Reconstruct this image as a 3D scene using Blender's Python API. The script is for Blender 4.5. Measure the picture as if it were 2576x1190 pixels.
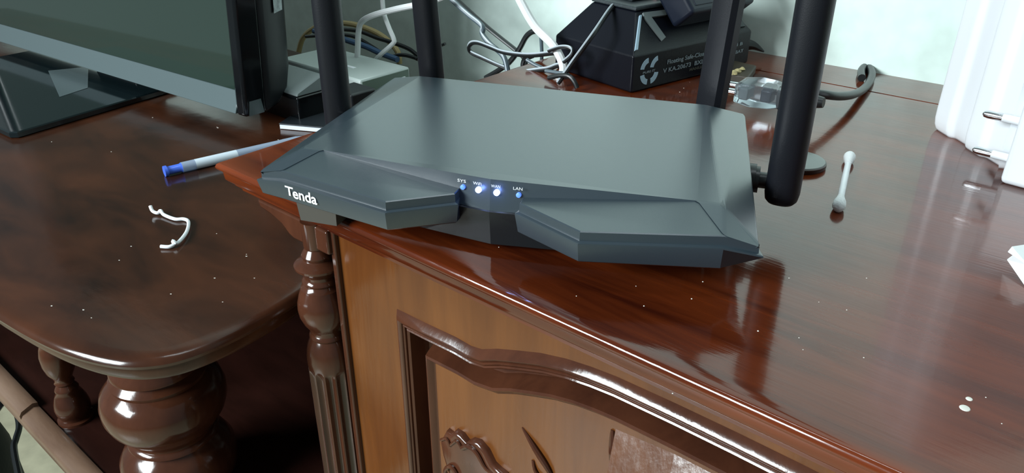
import bpy, bmesh, math, random
from mathutils import Vector, Matrix
random.seed(7)
SC = bpy.context.scene
COL = SC.collection
for o in list(bpy.data.objects):
    bpy.data.objects.remove(o, do_unlink=True)

# ------------------------------------------------------------------ camera
# world: X along the cabinet front, Y towards the wall, Z up; Z = 0 is the cabinet top, metres
F_PX, W_PX, H_PX = 1960.0, 2576.0, 1190.0
PITCH = math.atan2(1025.0, F_PX)
UX, UY = 0.76016814, -0.6497264          # camera-right / forward components of world X
CAM = Vector((0.0, 0.0, 0.17))
fwd_h = Vector((UY, UX, 0.0)); right = Vector((UX, -UY, 0.0))
fwd = fwd_h * math.cos(PITCH) + Vector((0, 0, -math.sin(PITCH)))
up = right.cross(fwd)
cam_data = bpy.data.cameras.new('camera')
cam = bpy.data.objects.new('camera', cam_data); COL.objects.link(cam)
cam_data.sensor_width = 36.0; cam_data.lens = 36.0 * F_PX / W_PX
cam_data.clip_start = 0.01; cam_data.clip_end = 50
rot = Matrix((right, up, -fwd)).transposed()
cam.matrix_world = Matrix.Translation(CAM) @ rot.to_4x4()
SC.camera = cam

# ------------------------------------------------------------------ world, lights, exposure
world = bpy.data.worlds.new('room_ambient'); SC.world = world
world.use_nodes = True
bg = world.node_tree.nodes['Background']
bg.inputs[0].default_value = (0.60, 0.72, 0.74, 1); bg.inputs[1].default_value = 0.24

def area(name, loc, target, sx, sy, power, color, spread=180):
    d = bpy.data.lights.new(name, 'AREA'); d.shape = 'RECTANGLE'; d.size = sx; d.size_y = sy
    d.energy = power; d.color = color; d.spread = math.radians(spread)
    o = bpy.data.objects.new(name, d); COL.objects.link(o); o.location = loc
    o.rotation_euler = (Vector(target) - Vector(loc)).to_track_quat('-Z', 'Y').to_euler()
    return o
area('window_daylight', (-0.95, -1.50, 0.80), (-0.25, 0.50, 0.0), 1.10, 0.60, 31.0, (0.88, 0.97, 1.0), 110)
area('ceiling_lamp', (-0.10, 0.10, 1.55), (-0.20, 0.35, 0.0), 0.80, 0.12, 4.5, (0.84, 0.96, 1.0))
SC.view_settings.view_transform = 'Standard'; SC.view_settings.look = 'None'
SC.view_settings.exposure = 0.0; SC.view_settings.gamma = 1.0
SC.view_settings.use_curve_mapping = False

# ------------------------------------------------------------------ measuring helpers (authoring only)
def ray(x, y):
    a = (x - W_PX / 2) / F_PX; b = -(y - H_PX / 2) / F_PX
    return fwd + right * a + up * b
def P(x, y, z=0.0):
    d = ray(x, y); return CAM + d * ((z - CAM.z) / d.z)
def PV(x, y, v):
    d = ray(x, y); return CAM + d * (v / d.y)

# ------------------------------------------------------------------ materials
def new_mat(name):
    m = bpy.data.materials.new(name); m.use_nodes = True
    return m, m.node_tree.nodes, m.node_tree.links, m.node_tree.nodes['Principled BSDF']
def plain(name, col, rough=0.5, metal=0.0, spec=0.5, bump=0.0, bscale=300.0, var=0.0, **kw):
    m, N, L, b = new_mat(name)
    b.inputs['Base Color'].default_value = (*col, 1); b.inputs['Roughness'].default_value = rough
    b.inputs['Metallic'].default_value = metal; b.inputs['Specular IOR Level'].default_value = spec
    for k, v in kw.items():
        b.inputs[k.replace('_', ' ')].default_value = v
    tc = N.new('ShaderNodeTexCoord'); nz = N.new('ShaderNodeTexNoise')
    nz.inputs['Scale'].default_value = bscale; nz.inputs['Detail'].default_value = 3
    L.new(tc.outputs['Object'], nz.inputs['Vector'])
    if bump:
        bp = N.new('ShaderNodeBump'); bp.inputs['Strength'].default_value = bump; bp.inputs['Distance'].default_value = 0.001
        L.new(nz.outputs['Fac'], bp.inputs['Height']); L.new(bp.outputs['Normal'], b.inputs['Normal'])
    if var:
        r = N.new('ShaderNodeValToRGB')
        r.color_ramp.elements[0].position = 0.3; r.color_ramp.elements[1].position = 0.7
        r.color_ramp.elements[0].color = (*[c * (1 - var) for c in col], 1)
        r.color_ramp.elements[1].color = (*[min(1, c * (1 + var)) for c in col], 1)
        L.new(nz.outputs['Fac'], r.inputs['Fac']); L.new(r.outputs['Color'], b.inputs['Base Color'])
    return m
def emit(name, col, strength):
    m, N, L, b = new_mat(name)
    b.inputs['Base Color'].default_value = (*col, 1)
    b.inputs['Emission Color'].default_value = (*col, 1); b.inputs['Emission Strength'].default_value = strength
    return m
def wood(name, dark, light, scale=(6, 45, 45), rough=0.14, bump=0.12, wavy=0.06, coat=0.0):
    m, N, L, b = new_mat(name)
    tc = N.new('ShaderNodeTexCoord'); mp = N.new('ShaderNodeMapping'); mp.inputs['Scale'].default_value = scale
    L.new(tc.outputs['Object'], mp.inputs['Vector'])
    n1 = N.new('ShaderNodeTexNoise'); n1.inputs['Scale'].default_value = 1.0; n1.inputs['Detail'].default_value = 8
    n1.inputs['Roughness'].default_value = 0.62; n1.inputs['Distortion'].default_value = 0.6
    L.new(mp.outputs['Vector'], n1.inputs['Vector'])
    n2 = N.new('ShaderNodeTexNoise'); n2.inputs['Scale'].default_value = 7.0; n2.inputs['Detail'].default_value = 3
    L.new(tc.outputs['Object'], n2.inputs['Vector'])
    mx = N.new('ShaderNodeMix'); mx.data_type = 'FLOAT'; mx.inputs['Factor'].default_value = 0.45
    L.new(n1.outputs['Fac'], mx.inputs['A']); L.new(n2.outputs['Fac'], mx.inputs['B'])
    r = N.new('ShaderNodeValToRGB')
    r.color_ramp.elements[0].position = 0.34; r.color_ramp.elements[1].position = 0.66
    r.color_ramp.elements[0].color = (*dark, 1); r.color_ramp.elements[1].color = (*light, 1)
    L.new(mx.outputs['Result'], r.inputs['Fac']); L.new(r.outputs['Color'], b.inputs['Base Color'])
    # worn lacquer: roughness wanders a little, fine scratches along the grain, slight orange peel
    rr = N.new('ShaderNodeMapRange'); rr.inputs['To Min'].default_value = rough * 0.6; rr.inputs['To Max'].default_value = rough * 1.6
    rr.inputs['From Min'].default_value = 0.3; rr.inputs['From Max'].default_value = 0.7
    L.new(n2.outputs['Fac'], rr.inputs['Value']); L.new(rr.outputs['Result'], b.inputs['Roughness'])
    n3 = N.new('ShaderNodeTexNoise'); n3.inputs['Scale'].default_value = 38.0; n3.inputs['Detail'].default_value = 2
    L.new(tc.outputs['Object'], n3.inputs['Vector'])
    b1 = N.new('ShaderNodeBump'); b1.inputs['Strength'].default_value = wavy; b1.inputs['Distance'].default_value = 0.004
    L.new(n3.outputs['Fac'], b1.inputs['Height'])
    mp2 = N.new('ShaderNodeMapping'); mp2.inputs['Scale'].default_value = tuple(s * 9 for s in scale)
    L.new(tc.outputs['Object'], mp2.inputs['Vector'])
    n4 = N.new('ShaderNodeTexNoise'); n4.inputs['Scale'].default_value = 1.0; n4.inputs['Detail'].default_value = 4
    L.new(mp2.outputs['Vector'], n4.inputs['Vector'])
    b2 = N.new('ShaderNodeBump'); b2.inputs['Strength'].default_value = bump; b2.inputs['Distance'].default_value = 0.0006
    L.new(n4.outputs['Fac'], b2.inputs['Height']); L.new(b1.outputs['Normal'], b2.inputs['Normal'])
    L.new(b2.outputs['Normal'], b.inputs['Normal'])
    b.inputs['Specular IOR Level'].default_value = 0.5
    b.inputs['Coat Weight'].default_value = coat; b.inputs['Coat Roughness'].default_value = 0.05
    return m

M = {}
M['wood_top'] = wood('lacquered_wood_top', (0.032, 0.0050, 0.0020), (0.170, 0.031, 0.006), (5, 60, 60), 0.13, 0.10, 0.05, coat=0.28)
M['wood_front'] = wood('lacquered_wood_front', (0.074, 0.021, 0.005), (0.160, 0.054, 0.012), (40, 40, 4), 0.22, 0.15, 0.06)
M['wood_turned'] = wood('lacquered_wood_turned', (0.036, 0.012, 0.007), (0.092, 0.031, 0.015), (40, 40, 9), 0.13, 0.08, 0.05)
M['wood_shelf'] = wood('lacquered_wood_shelf', (0.014, 0.0055, 0.0035), (0.075, 0.024, 0.010), (9, 26, 26), 0.16, 0.08, 0.05)
M['wood_dark'] = wood('dark_wood', (0.010, 0.004, 0.003), (0.032, 0.010, 0.007), (6, 30, 30), 0.25, 0.1, 0.05)
M['wood_trim'] = wood('worn_wood_trim', (0.10, 0.055, 0.035), (0.19, 0.12, 0.08), (9, 50, 50), 0.3, 0.15, 0.05)
M['wall'] = plain('mint_wall_paint', (0.70, 0.84, 0.78), 0.55, bump=0.25, bscale=60, var=0.06)
M['floor'] = plain('pale_floor_tile', (0.56, 0.54, 0.38), 0.25, bump=0.05, bscale=40, var=0.12)
M['router'] = plain('charcoal_satin_plastic', (0.020, 0.034, 0.045), 0.34, spec=1.0, Coat_Weight=0.6, Coat_Roughness=0.30, bump=0.05, bscale=2600)
M['router_dark'] = plain('black_satin_plastic', (0.008, 0.010, 0.012), 0.35, bump=0.04, bscale=2600)
M['antenna'] = plain('black_antenna_plastic', (0.005, 0.006, 0.009), 0.45, spec=0.3, bump=0.06, bscale=1800)
M['rubber'] = plain('grey_rubber', (0.06, 0.055, 0.045), 0.7)
M['print'] = plain('white_print', (0.78, 0.80, 0.80), 0.5)
M['print_grey'] = plain('grey_print', (0.20, 0.24, 0.27), 0.5)
M['print_blue'] = plain('pale_blue_print', (0.36, 0.50, 0.60), 0.5)
M['led_on'] = emit('led_lit', (0.42, 0.55, 1.0), 9.0)
M['led_dim'] = emit('led_dim', (0.10, 0.24, 0.9), 0.8)
M['screen'] = plain('glossy_screen', (0.020, 0.036, 0.028), 0.05, spec=1.0, Coat_Weight=0.7, Coat_Roughness=0.04)
M['gloss_black'] = plain('glossy_black_plastic', (0.004, 0.005, 0.006), 0.12, spec=0.5)
M['housing'] = plain('black_housing_plastic', (0.008, 0.010, 0.012), 0.38)
M['chin'] = plain('grey_bezel_plastic', (0.085, 0.115, 0.120), 0.22, spec=0.8)
M['glass_base'] = plain('black_glass_base', (0.006, 0.012, 0.014), 0.08, spec=0.9)
M['sticker'] = plain('silver_sticker', (0.30, 0.34, 0.35), 0.45, bump=0.5, bscale=220, var=0.4)
M['white_cable'] = plain('white_cable_sheath', (0.72, 0.74, 0.74), 0.4)
M['yellow_cable'] = plain('yellow_cable_sheath', (0.50, 0.40, 0.19), 0.5)
M['blue_cable'] = plain('blue_cable_sheath', (0.05, 0.11, 0.21), 0.45)
M['black_cable'] = plain('black_cable_sheath', (0.010, 0.012, 0.013), 0.35)
M['grey_cable'] = plain('grey_cable_sheath', (0.07, 0.10, 0.12), 0.35)
M['stripe'] = plain('white_wire_stripe', (0.42, 0.48, 0.52), 0.4)
M['modem'] = plain('pale_grey_plastic', (0.42, 0.48, 0.46), 0.35)
M['shaded_panel_green'] = plain('shaded_grey_green_panel', (0.14, 0.20, 0.16), 0.4)
M['port'] = plain('port_green', (0.16, 0.30, 0.19), 0.5)
M['box_grey'] = plain('grey_label_plastic', (0.15, 0.18, 0.18), 0.45)
M['battery'] = plain('battery_black_plastic', (0.004, 0.005, 0.009), 0.36, spec=0.3, bump=0.08, bscale=800)
M['battery_top'] = plain('battery_dusty_top', (0.022, 0.030, 0.034), 0.5, bump=0.15, bscale=500, var=0.3)
M['pink'] = plain('pink_tape', (0.60, 0.32, 0.36), 0.5)
M['adapter'] = plain('adapter_black_plastic', (0.008, 0.012, 0.024), 0.42, spec=0.35)
M['metal'] = plain('nickel_plate', (0.75, 0.77, 0.80), 0.18, metal=1.0)
M['clear'] = plain('clear_plug_plastic', (0.62, 0.70, 0.76), 0.06, Transmission_Weight=0.92, IOR=1.35)
M['white_plastic'] = plain('white_plastic', (0.84, 0.87, 0.90), 0.35)
M['cotton'] = plain('white_cotton', (0.84, 0.86, 0.87), 0.9, bump=0.4, bscale=900)
M['paper'] = plain('white_paper', (0.84, 0.87, 0.88), 0.8)
M['pen_blue'] = plain('blue_pen_plastic', (0.07, 0.16, 0.72), 0.25)
M['pen_clear'] = plain('pen_clear_barrel', (0.55, 0.66, 0.85), 0.12, Transmission_Weight=0.5, IOR=1.35)
M['pen_white'] = plain('pen_white_label', (0.62, 0.70, 0.78), 0.5)
M['book'] = plain('black_book_cover', (0.014, 0.018, 0.022), 0.35)
M['page'] = plain('white_page_edge', (0.70, 0.75, 0.82), 0.7)
M['crumb'] = plain('yellow_crumb', (0.40, 0.34, 0.17), 0.8, bump=0.4, bscale=700, var=0.3)
M['brown_block'] = plain('brown_block', (0.030, 0.022, 0.012), 0.5, var=0.4, bscale=90)
M['speck'] = plain('pale_speck', (0.70, 0.68, 0.62), 0.6)
M['disc_top'] = plain('disc_face', (0.16, 0.18, 0.17), 0.2)
M['disc_edge'] = plain('disc_edge', (0.030, 0.012, 0.009), 0.3)
M['dark_fabric'] = plain('dark_green_black_fabric', (0.008, 0.014, 0.014), 0.7, bump=0.3, bscale=300)

# ------------------------------------------------------------------ mesh helpers
def link(name, me, parent=None, mat=None):
    o = bpy.data.objects.new(name, me); COL.objects.link(o)
    if parent is not None: o.parent = parent
    if mat is not None and me is not None: me.materials.append(mat)
    return o
def tag(o, label=None, cat=None, group=None, kind=None):
    if label: o['label'] = label
    if cat: o['category'] = cat
    if group: o['group'] = group
    if kind: o['kind'] = kind
    return o
def thing(name, loc, label, cat, rotz=0.0, group=None):
    o = bpy.data.objects.new(name, None); COL.objects.link(o)
    o.location = loc; o.rotation_euler = (0, 0, rotz); o.empty_display_size = 0.02
    return tag(o, label, cat, group)

class MB:
    """collects faces; build() links them as one mesh object (vertices minus the origin)"""
    def __init__(s, origin=(0, 0, 0)):
        s.v = []; s.f = []; s.o = Vector(origin)
    def add(s, vs, fs):
        k = len(s.v); s.v += [Vector(p) - s.o for p in vs]; s.f += [tuple(i + k for i in f) for f in fs]; return s
    def box(s, lo, hi):
        x0, y0, z0 = lo; x1, y1, z1 = hi
        return s.add([(x0,y0,z0),(x1,y0,z0),(x1,y1,z0),(x0,y1,z0),(x0,y0,z1),(x1,y0,z1),(x1,y1,z1),(x0,y1,z1)],
                     [(0,3,2,1),(4,5,6,7),(0,1,5,4),(1,2,6,5),(2,3,7,6),(3,0,4,7)])
    def hexa(s, b, t):                       # four bottom and four top corners
        return s.add(list(b) + list(t), [(0,3,2,1),(4,5,6,7),(0,1,5,4),(1,2,6,5),(2,3,7,6),(3,0,4,7)])
    def loft(s, rings, close=True, cap0=True, cap1=True):
        n = len(rings[0]); vs = [p for r in rings for p in r]; fs = []
        for i in range(len(rings) - 1):
            for j in range(n if close else n - 1):
                a, b = i * n + j, i * n + (j + 1) % n
                fs.append((a, b, b + n, a + n))
        if cap0: fs.append(tuple(range(n - 1, -1, -1)))
        if cap1: fs.append(tuple(range((len(rings) - 1) * n, len(rings) * n)))
        return s.add(vs, fs)
    def prism(s, pts, z0, z1):
        return s.loft([[(x, y, z0) for x, y in pts], [(x, y, z1) for x, y in pts]])
    def lathe(s, prof, c=(0, 0), n=40, rf=None):
        rings = []
        for r, z in prof:
            rings.append([(c[0] + (rf(a, z, r) if rf else r) * math.cos(a), c[1] + (rf(a, z, r) if rf else r) * math.sin(a), z)
                          for a in (2 * math.pi * k / n for k in range(n))])
        return s.loft(rings)
    def tube(s, pts, r, n=10, sub=6, flat=1.0, smooth=True):
        pts = spline(pts, sub) if smooth and len(pts) > 2 else [Vector(p) for p in pts]
        rs = r if callable(r) else (lambda t: r)
        rings = []; prev = None
        for i, p in enumerate(pts):
            d = (pts[min(i + 1, len(pts) - 1)] - pts[max(i - 1, 0)])
            if d.length < 1e-9: d = Vector((0, 0, 1))
            d.normalize()
            if prev is None:
                ref = Vector((0, 0, 1)) if abs(d.z) < 0.9 else Vector((1, 0, 0))
                a = d.cross(ref).normalized()
            else:
                a = (prev - d * prev.dot(d)).normalized()
            prev = a; b = d.cross(a)
            rr = rs(i / max(1, len(pts) - 1))
            rings.append([p + a * rr * math.cos(t) + b * rr * flat * math.sin(t) for t in (2 * math.pi * k / n for k in range(n))])
        return s.loft(rings)
    def build(s, name, mat, parent=None, smooth=False, bevel=0.0, segs=2, angle=35):
        me = bpy.data.meshes.new(name); me.from_pydata(s.v, [], s.f); me.update()
        bm = bmesh.new(); bm.from_mesh(me)
        bmesh.ops.recalc_face_normals(bm, faces=bm.faces); bm.to_mesh(me); bm.free()
        o = link(name, me, parent, mat)
        if parent is None: o.location = s.o
        elif s.o.length and parent.location != s.o: o.location = s.o - parent.location
        if bevel:
            m = o.modifiers.new('bevel', 'BEVEL'); m.width = bevel; m.segments = segs; m.limit_method = 'ANGLE'; m.angle_limit = math.radians(30)
        if smooth or bevel:
            me.polygons.foreach_set('use_smooth', [True] * len(me.polygons))
            try: me.set_sharp_from_angle(angle=math.radians(angle if not bevel else 60))
            except Exception: pass
        if bevel:
            wn = o.modifiers.new('wn', 'WEIGHTED_NORMAL'); wn.keep_sharp = True
        return o
def spline(pts, sub=6):
    pts = [Vector(p) for p in pts]; out = []
    for i in range(len(pts) - 1):
        p0 = pts[max(i - 1, 0)]; p1 = pts[i]; p2 = pts[i + 1]; p3 = pts[min(i + 2, len(pts) - 1)]
        for k in range(sub):
            t = k / sub
            out.append(0.5 * ((2 * p1) + (p2 - p0) * t + (2 * p0 - 5 * p1 + 4 * p2 - p3) * t * t + (3 * p1 - p0 - 3 * p2 + p3) * t ** 3))
    out.append(pts[-1]); return out
def inset(poly, d):
    """move a counter-clockwise 2D outline inwards by d"""
    n = len(poly); out = []
    for i in range(n):
        p0 = Vector(poly[i - 1]); p = Vector(poly[i]); p1 = Vector(poly[(i + 1) % n])
        a = (p - p0).normalized(); b = (p1 - p).normalized()
        na = Vector((-a.y, a.x)); nb = Vector((-b.y, b.x))
        m = (na + nb); m = m / max(0.3, (1 + na.dot(nb)))
        out.append((p + m * d)[:])
    return out
def text_mesh(body, size, bold=0.0, extrude=0.0):
    cu = bpy.data.curves.new('lettering', 'FONT'); cu.body = body; cu.size = size; cu.offset = bold; cu.extrude = extrude
    cu.align_x = 'LEFT'; cu.resolution_u = 4
    ob = bpy.data.objects.new('lettering', cu); COL.objects.link(ob)
    bpy.context.view_layer.update()
    dg = bpy.context.evaluated_depsgraph_get()
    me = bpy.data.meshes.new_from_object(ob.evaluated_get(dg))
    bpy.data.objects.remove(ob, do_unlink=True); bpy.data.curves.remove(cu)
    me.materials.clear()
    return me
def lettering(name, body, size, origin, xdir, ydir, mat, parent, bold=0.0, width=None, shear=0.0):
    """flat print laid on a surface: origin, baseline direction and up direction in the parent's space"""
    me = text_mesh(body, size, bold)
    xs = [v.co.x for v in me.vertices]; w = (max(xs) - min(xs)) or 1; x0 = min(xs)
    k = (width / w) if width else 1.0
    xd, yd, o = Vector(xdir).normalized(), Vector(ydir).normalized(), Vector(origin)
    for v in me.vertices:
        v.co = o + xd * ((v.co.x - x0) * k + v.co.y * shear) + yd * v.co.y
    return link(name, me, parent, mat)

# ================================================================== SETTING
WALL_V = 0.644
FLOOR_Z = -0.62
SZ = -0.072          # top of the lower stand
w = MB().box((-2.2, WALL_V, FLOOR_Z), (1.8, WALL_V + 0.1, 1.9)).build('wall_back', M['wall']); tag(w, kind='structure')
f = MB().box((-2.2, -2.2, FLOOR_Z - 0.05), (1.8, WALL_V, FLOOR_Z)).build('floor', M['floor']); tag(f, kind='structure')

# ================================================================== CABINET (right, router stands on it)
cab = thing('side_cabinet', (0, 0.43, FLOOR_Z), 'carved reddish-brown wooden cabinet with glossy top under the router', 'cabinet')
CO = cab.location
EDGE = [(0.0085, 0), (0.0045, 0), (0.0022, -0.0004), (0.0007, -0.0014), (0, -0.003), (0.0003, -0.0042), (0.0018, -0.0056), (0.0028, -0.0062),
        (0.0032, -0.0110), (0.0042, -0.0122), (0.0066, -0.0126), (0.0068, -0.0150), (0.0092, -0.0154), (0.0095, -0.0185)]
def board(poly, prof):
    mb = MB(CO)
    mb.loft([[(x, (y if y < 0.55 else 0.5905 - min(d, 0.0004)), z) for x, y in inset(poly, d)] for d, z in prof][::-1])
    return mb
top_poly = [(-0.402, 0.206), (0.42, 0.206), (0.42, 0.5905), (-0.402, 0.5905)]
board(top_poly, EDGE).build('top_board', M['wood_top'], cab, smooth=True, angle=40)
MB(CO).loft([[(x, y, z) for x, y in inset([(-0.402, 0.5922), (0.42, 0.5922), (0.42, WALL_V), (-0.402, WALL_V)], d)] for d, z in ((0.001, -0.0185), (0, -0.0175), (0, -0.0002), (0.0002, 0))]).build('rear_board', M['wood_top'], cab)
MB(CO).box((-0.396, 0.5890, -0.0180), (0.41, 0.5930, -0.0006)).build('groove_shade', M['housing'], cab)  # dark strip added as the shade inside the gap between the boards
FV = 0.2195          # plane of the front frame
body = MB(CO).box((-0.3105, FV + 0.012, FLOOR_Z), (0.40, WALL_V - 0.002, -0.0186)).build('carcass', M['wood_dark'], cab)
# door opening outline (u, z), seen from the front, symmetric about u = -0.08
half = [(-0.262, -0.60), (-0.262, -0.0535), (-0.2440, -0.0530), (-0.2235, -0.0520), (-0.2130, -0.0525), (-0.2050, -0.0510), (-0.1950, -0.0460), (-0.1835, -0.0415), (-0.1700, -0.0365), (-0.1565, -0.0330),
        (-0.1440, -0.0310), (-0.1320, -0.0298), (-0.1045, -0.0290), (-0.0800, -0.0288)]
path = half + [(-0.16 - u, z) for u, z in half[-2::-1]]
fm = MB(CO)
def strip(mb, lo, hi, v):                     # facing quads between two (u, z) rows
    n = len(lo); mb.add([(u, v, z) for u, z in lo] + [(u, v, z) for u, z in hi], [(i, i + 1, n + i + 1, n + i) for i in range(n - 1)])
strip(fm, path[1:-1], [(u, -0.0186) for u, z in path[1:-1]], FV)
for a, b in ((-0.3120, -0.262), (0.102, 0.40)):
    fm.add([(a, FV, FLOOR_Z), (b, FV, FLOOR_Z), (b, FV, -0.0186), (a, FV, -0.0186)], [(0, 1, 2, 3)])
fm.add([(-0.3120, FV, FLOOR_Z), (-0.3120, FV, -0.0186), (-0.3120, FV + 0.0121, -0.0186), (-0.3120, FV + 0.0121, FLOOR_Z)], [(0, 1, 2, 3)])
fm.build('front_frame', M['wood_front'], cab)
door = MB(CO)
def offset_path(pts, d):                      # towards the inside of the opening (right-hand side while walking it)
    out = []
    for i, p in enumerate(pts):
        p = Vector(p); a = (p - Vector(pts[i - 1])).normalized() if i else None
        b = (Vector(pts[i + 1]) - p).normalized() if i < len(pts) - 1 else None
        na = Vector((a.y, -a.x)) if a else None; nb = Vector((b.y, -b.x)) if b else None
        if na is None: m = nb
        elif nb is None: m = na
        else: m = (na + nb) / max(0.35, 1 + na.dot(nb))
        out.append((p.x + m.x * d, p.y + m.y * d))
    return out
MOULD = [(-0.0050, 0.0), (-0.0046, -0.0008), (-0.0012, 0.0030), (0.0000, 0.0036), (0.0010, 0.0032), (0.0017, 0.0022), (0.0019, 0.0006), (0.0022, 0.0020), (0.0028, 0.0026), (0.0035, 0.0020), (0.0039, 0.0000), (0.0043, 0.0014),
         (0.0050, 0.0019), (0.0060, 0.0010), (0.0068, -0.0040), (0.0080, -0.0100), (0.0110, -0.0115), (0.0138, -0.0100), (0.0153, -0.0030), (0.0163, 0.0004), (0.0175, 0.0010), (0.0186, 0.0002), (0.0196, -0.0016), (0.0210, -0.0022)]
rows = [[(u, FV - h, z) for u, z in offset_path(path, s)] for s, h in MOULD]
mm = MB(CO); mm.loft(rows, close=False, cap0=False, cap1=False)
door_o = thing('door', (0, 0, 0), None, None); door_o.parent = cab
for k in list(door_o.keys()): del door_o[k]
def relparent(mb): mb.o = CO; return mb
mo = mm.build('moulding', M['wood_turned'], door_o, smooth=True, angle=38); mo.location = (0, 0, 0)
inner = offset_path(path, 0.0208)
pm = MB(CO)
strip(pm, [(u, -0.60) for u, z in inner[1:-1]], inner[1:-1], FV + 0.0021)
po = pm.build('panel', M['wood_front'], door_o); po.location = (0, 0, 0)
# carved relief on the panel
PVZ = FV + 0.0022
def relief(pts, h, name, mat, bev=0.0012):
    mb = MB(CO); rings = []
    for d, y in ((0.0, 0.0), (0.0003, -h * 0.6), (0.0010, -h * 0.92), (0.0024, -h)):
        rings.append([(u, PVZ + y, z) for u, z in inset(pts, d)])
    mb.loft(rings, cap0=False); o = mb.build(name, mat, door_o, smooth=True, angle=60); o.location = (0, 0, 0); return o
leaf = [(-0.2375, -0.1215), (-0.2362, -0.1300), (-0.2335, -0.1380), (-0.2290, -0.1500), (-0.2200, -0.1540), (-0.2140, -0.1500), (-0.2125, -0.1420), (-0.2080, -0.1345), (-0.2030, -0.1330), (-0.1985, -0.1325), (-0.1930, -0.1262), (-0.1915, -0.1170),
        (-0.1955, -0.1165), (-0.2000, -0.1150), (-0.2040, -0.1090), (-0.2095, -0.1060), (-0.2145, -0.1075), (-0.2180, -0.1110), (-0.2215, -0.1085), (-0.2265, -0.1085), (-0.2295, -0.1125), (-0.2330, -0.1120)]
relief(leaf, 0.0040, 'carved_leaf', M['wood_turned'])
def carve(pts, r, name='carved_vein'):
    mb = MB(CO); mb.tube([(u, PVZ - h, z) for u, z, h in pts], r, n=8, sub=5); o = mb.build(name, M['wood_turned'], door_o, smooth=True); o.location = (0, 0, 0)
carve([(-0.2360, -0.1195, .004), (-0.2310, -0.1155, .0045), (-0.2290, -0.1195, .0043)], 0.0009)
carve([(-0.2290, -0.1190, .004), (-0.2235, -0.1125, .0045), (-0.2200, -0.1160, .0043)], 0.0009)
carve([(-0.2200, -0.1155, .004), (-0.2150, -0.1110, .0045), (-0.2090, -0.1120, .0048), (-0.2030, -0.1190, .0045), (-0.1950, -0.1205, .0030)], lambda t: 0.0016 * (1 - 0.5 * t))
carve([(-0.2320, -0.1520, .003), (-0.2335, -0.1400, .0045), (-0.2280, -0.1330, .005), (-0.2235, -0.1390, .0045), (-0.2245, -0.1500, .003)], 0.0013)
carve([(-0.2130, -0.1480, .003), (-0.2150, -0.1400, .0045), (-0.2110, -0.1345, .005), (-0.2060, -0.1365, .0045), (-0.2070, -0.1410, .003)], 0.0012)
carve([(-0.1830, -0.0830, 0), (-0.1740, -0.0905, .0012), (-0.1660, -0.0985, .0012), (-0.1600, -0.1100, 0)], lambda t: 0.0003 + 0.0013 * math.sin(math.pi * min(1, t + .05)))
carve([(-0.1760, -0.0995, 0), (-0.1735, -0.1050, .001), (-0.1670, -0.1080, .001), (-0.1620, -0.1110, 0)], 0.0009)
carve([(-0.1332, -0.0560, .0), (-0.1310, -0.0660, .0018), (-0.1285, -0.0780, .0018), (-0.1250, -0.0920, 0)], lambda t: 0.0004 + 0.0017 * math.sin(math.pi * min(1, t * .9 + .1)))

mb = MB(CO)
ft = [(u, z) for u, z in offset_path(path, 0.0225) if -0.134 < u < 0.0]
ft = [(-0.1318, -0.0545)] + [q for q in ft if q[0] > -0.1300]
fb = [(u + 0.004, z - 0.0205) for u, z in ft]
n_ = len(ft)
mb.add([(u, PVZ, z) for u, z in ft] + [(u, PVZ - 0.0120, z) for u, z in fb] + [(u, PVZ, z - 0.004) for u, z in fb], [(i, i + 1, n_ + i + 1, n_ + i) for i in range(n_ - 1)] + [(n_ + i, n_ + i + 1, 2 * n_ + i + 1, 2 * n_ + i) for i in range(n_ - 1)] + [(0, n_, 2 * n_)])
fo = mb.build('carved_facet', M['wood_front'], door_o); fo.location = (0, 0, 0)
# turned corner post with a fluted shaft
PU, PVV = -0.3283, 0.2180
prof = [(0.0072, -0.0180), (0.0072, -0.0335), (0.0066, -0.0350), (0.0078, -0.0368), (0.0090, -0.0390), (0.0086, -0.0412), (0.0092, -0.0420), (0.0122, -0.0436), (0.0138, -0.0452), (0.0136, -0.0466),
        (0.0108, -0.0492), (0.0098, -0.0506), (0.0090, -0.0520), (0.0090, -0.0536), (0.0102, -0.0548), (0.0106, -0.0560), (0.0098, -0.0574), (0.0106, -0.0590), (0.0118, -0.0602), (0.0120, -0.0614), (0.0134, -0.0650), (0.0148, -0.0700), (0.0151, -0.0740), (0.0146, -0.0785), (0.0128, -0.0835),
        (0.0108, -0.0868), (0.0100, -0.0890), (0.0098, -0.0908), (0.0106, -0.0920), (0.0108, -0.0932), (0.0102, -0.0945), (0.0112, -0.0962), (0.0124, -0.0990), (0.0134, -0.1030), (0.0140, -0.1080), (0.0141, -0.1130)]
nfl = 14
def flute(a, z, r):
    k = min(1.0, max(0.0, (-0.1130 - z) / 0.006)) ** 0.5
    s = abs(math.sin(a * nfl / 2 + 0.6)); s = max(0.0, (s - 0.32) / 0.68)
    return r - k * 0.0024 * s ** 0.6
prof = [(r, z if z > -.02 else z * .985) for r, z in prof]
shaft = prof + [(0.0141, z) for z in (-0.1135, -0.1142, -0.1152, -0.1166, -0.1190, -0.1300, -0.16, -0.25, -0.60, FLOOR_Z)]
MB(CO).lathe(shaft[::-1], (PU, PVV), n=112, rf=flute).build('corner_post', M['wood_turned'], cab, smooth=True, angle=34)
# bracket carrying the overhanging corner of the top
br = [(-0.376, -0.0186), (-0.312, -0.0186), (-0.312, -0.0330), (-0.3435, -0.0335), (-0.3480, -0.0320), (-0.354, -0.0275), (-0.364, -0.0245), (-0.374, -0.0232)]
mb = MB(CO); mb.loft([[(u, v, z) for u, z in br] for v in (0.2140, 0.2340)]); mb.build('corbel', M['wood_turned'], cab, bevel=0.0012)
MB(CO).box((-0.3135, 0.2165, -0.62), (-0.3095, 0.2205, -0.0190)).build('corner_bead', M['wood_turned'], cab, bevel=.0008)

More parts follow.
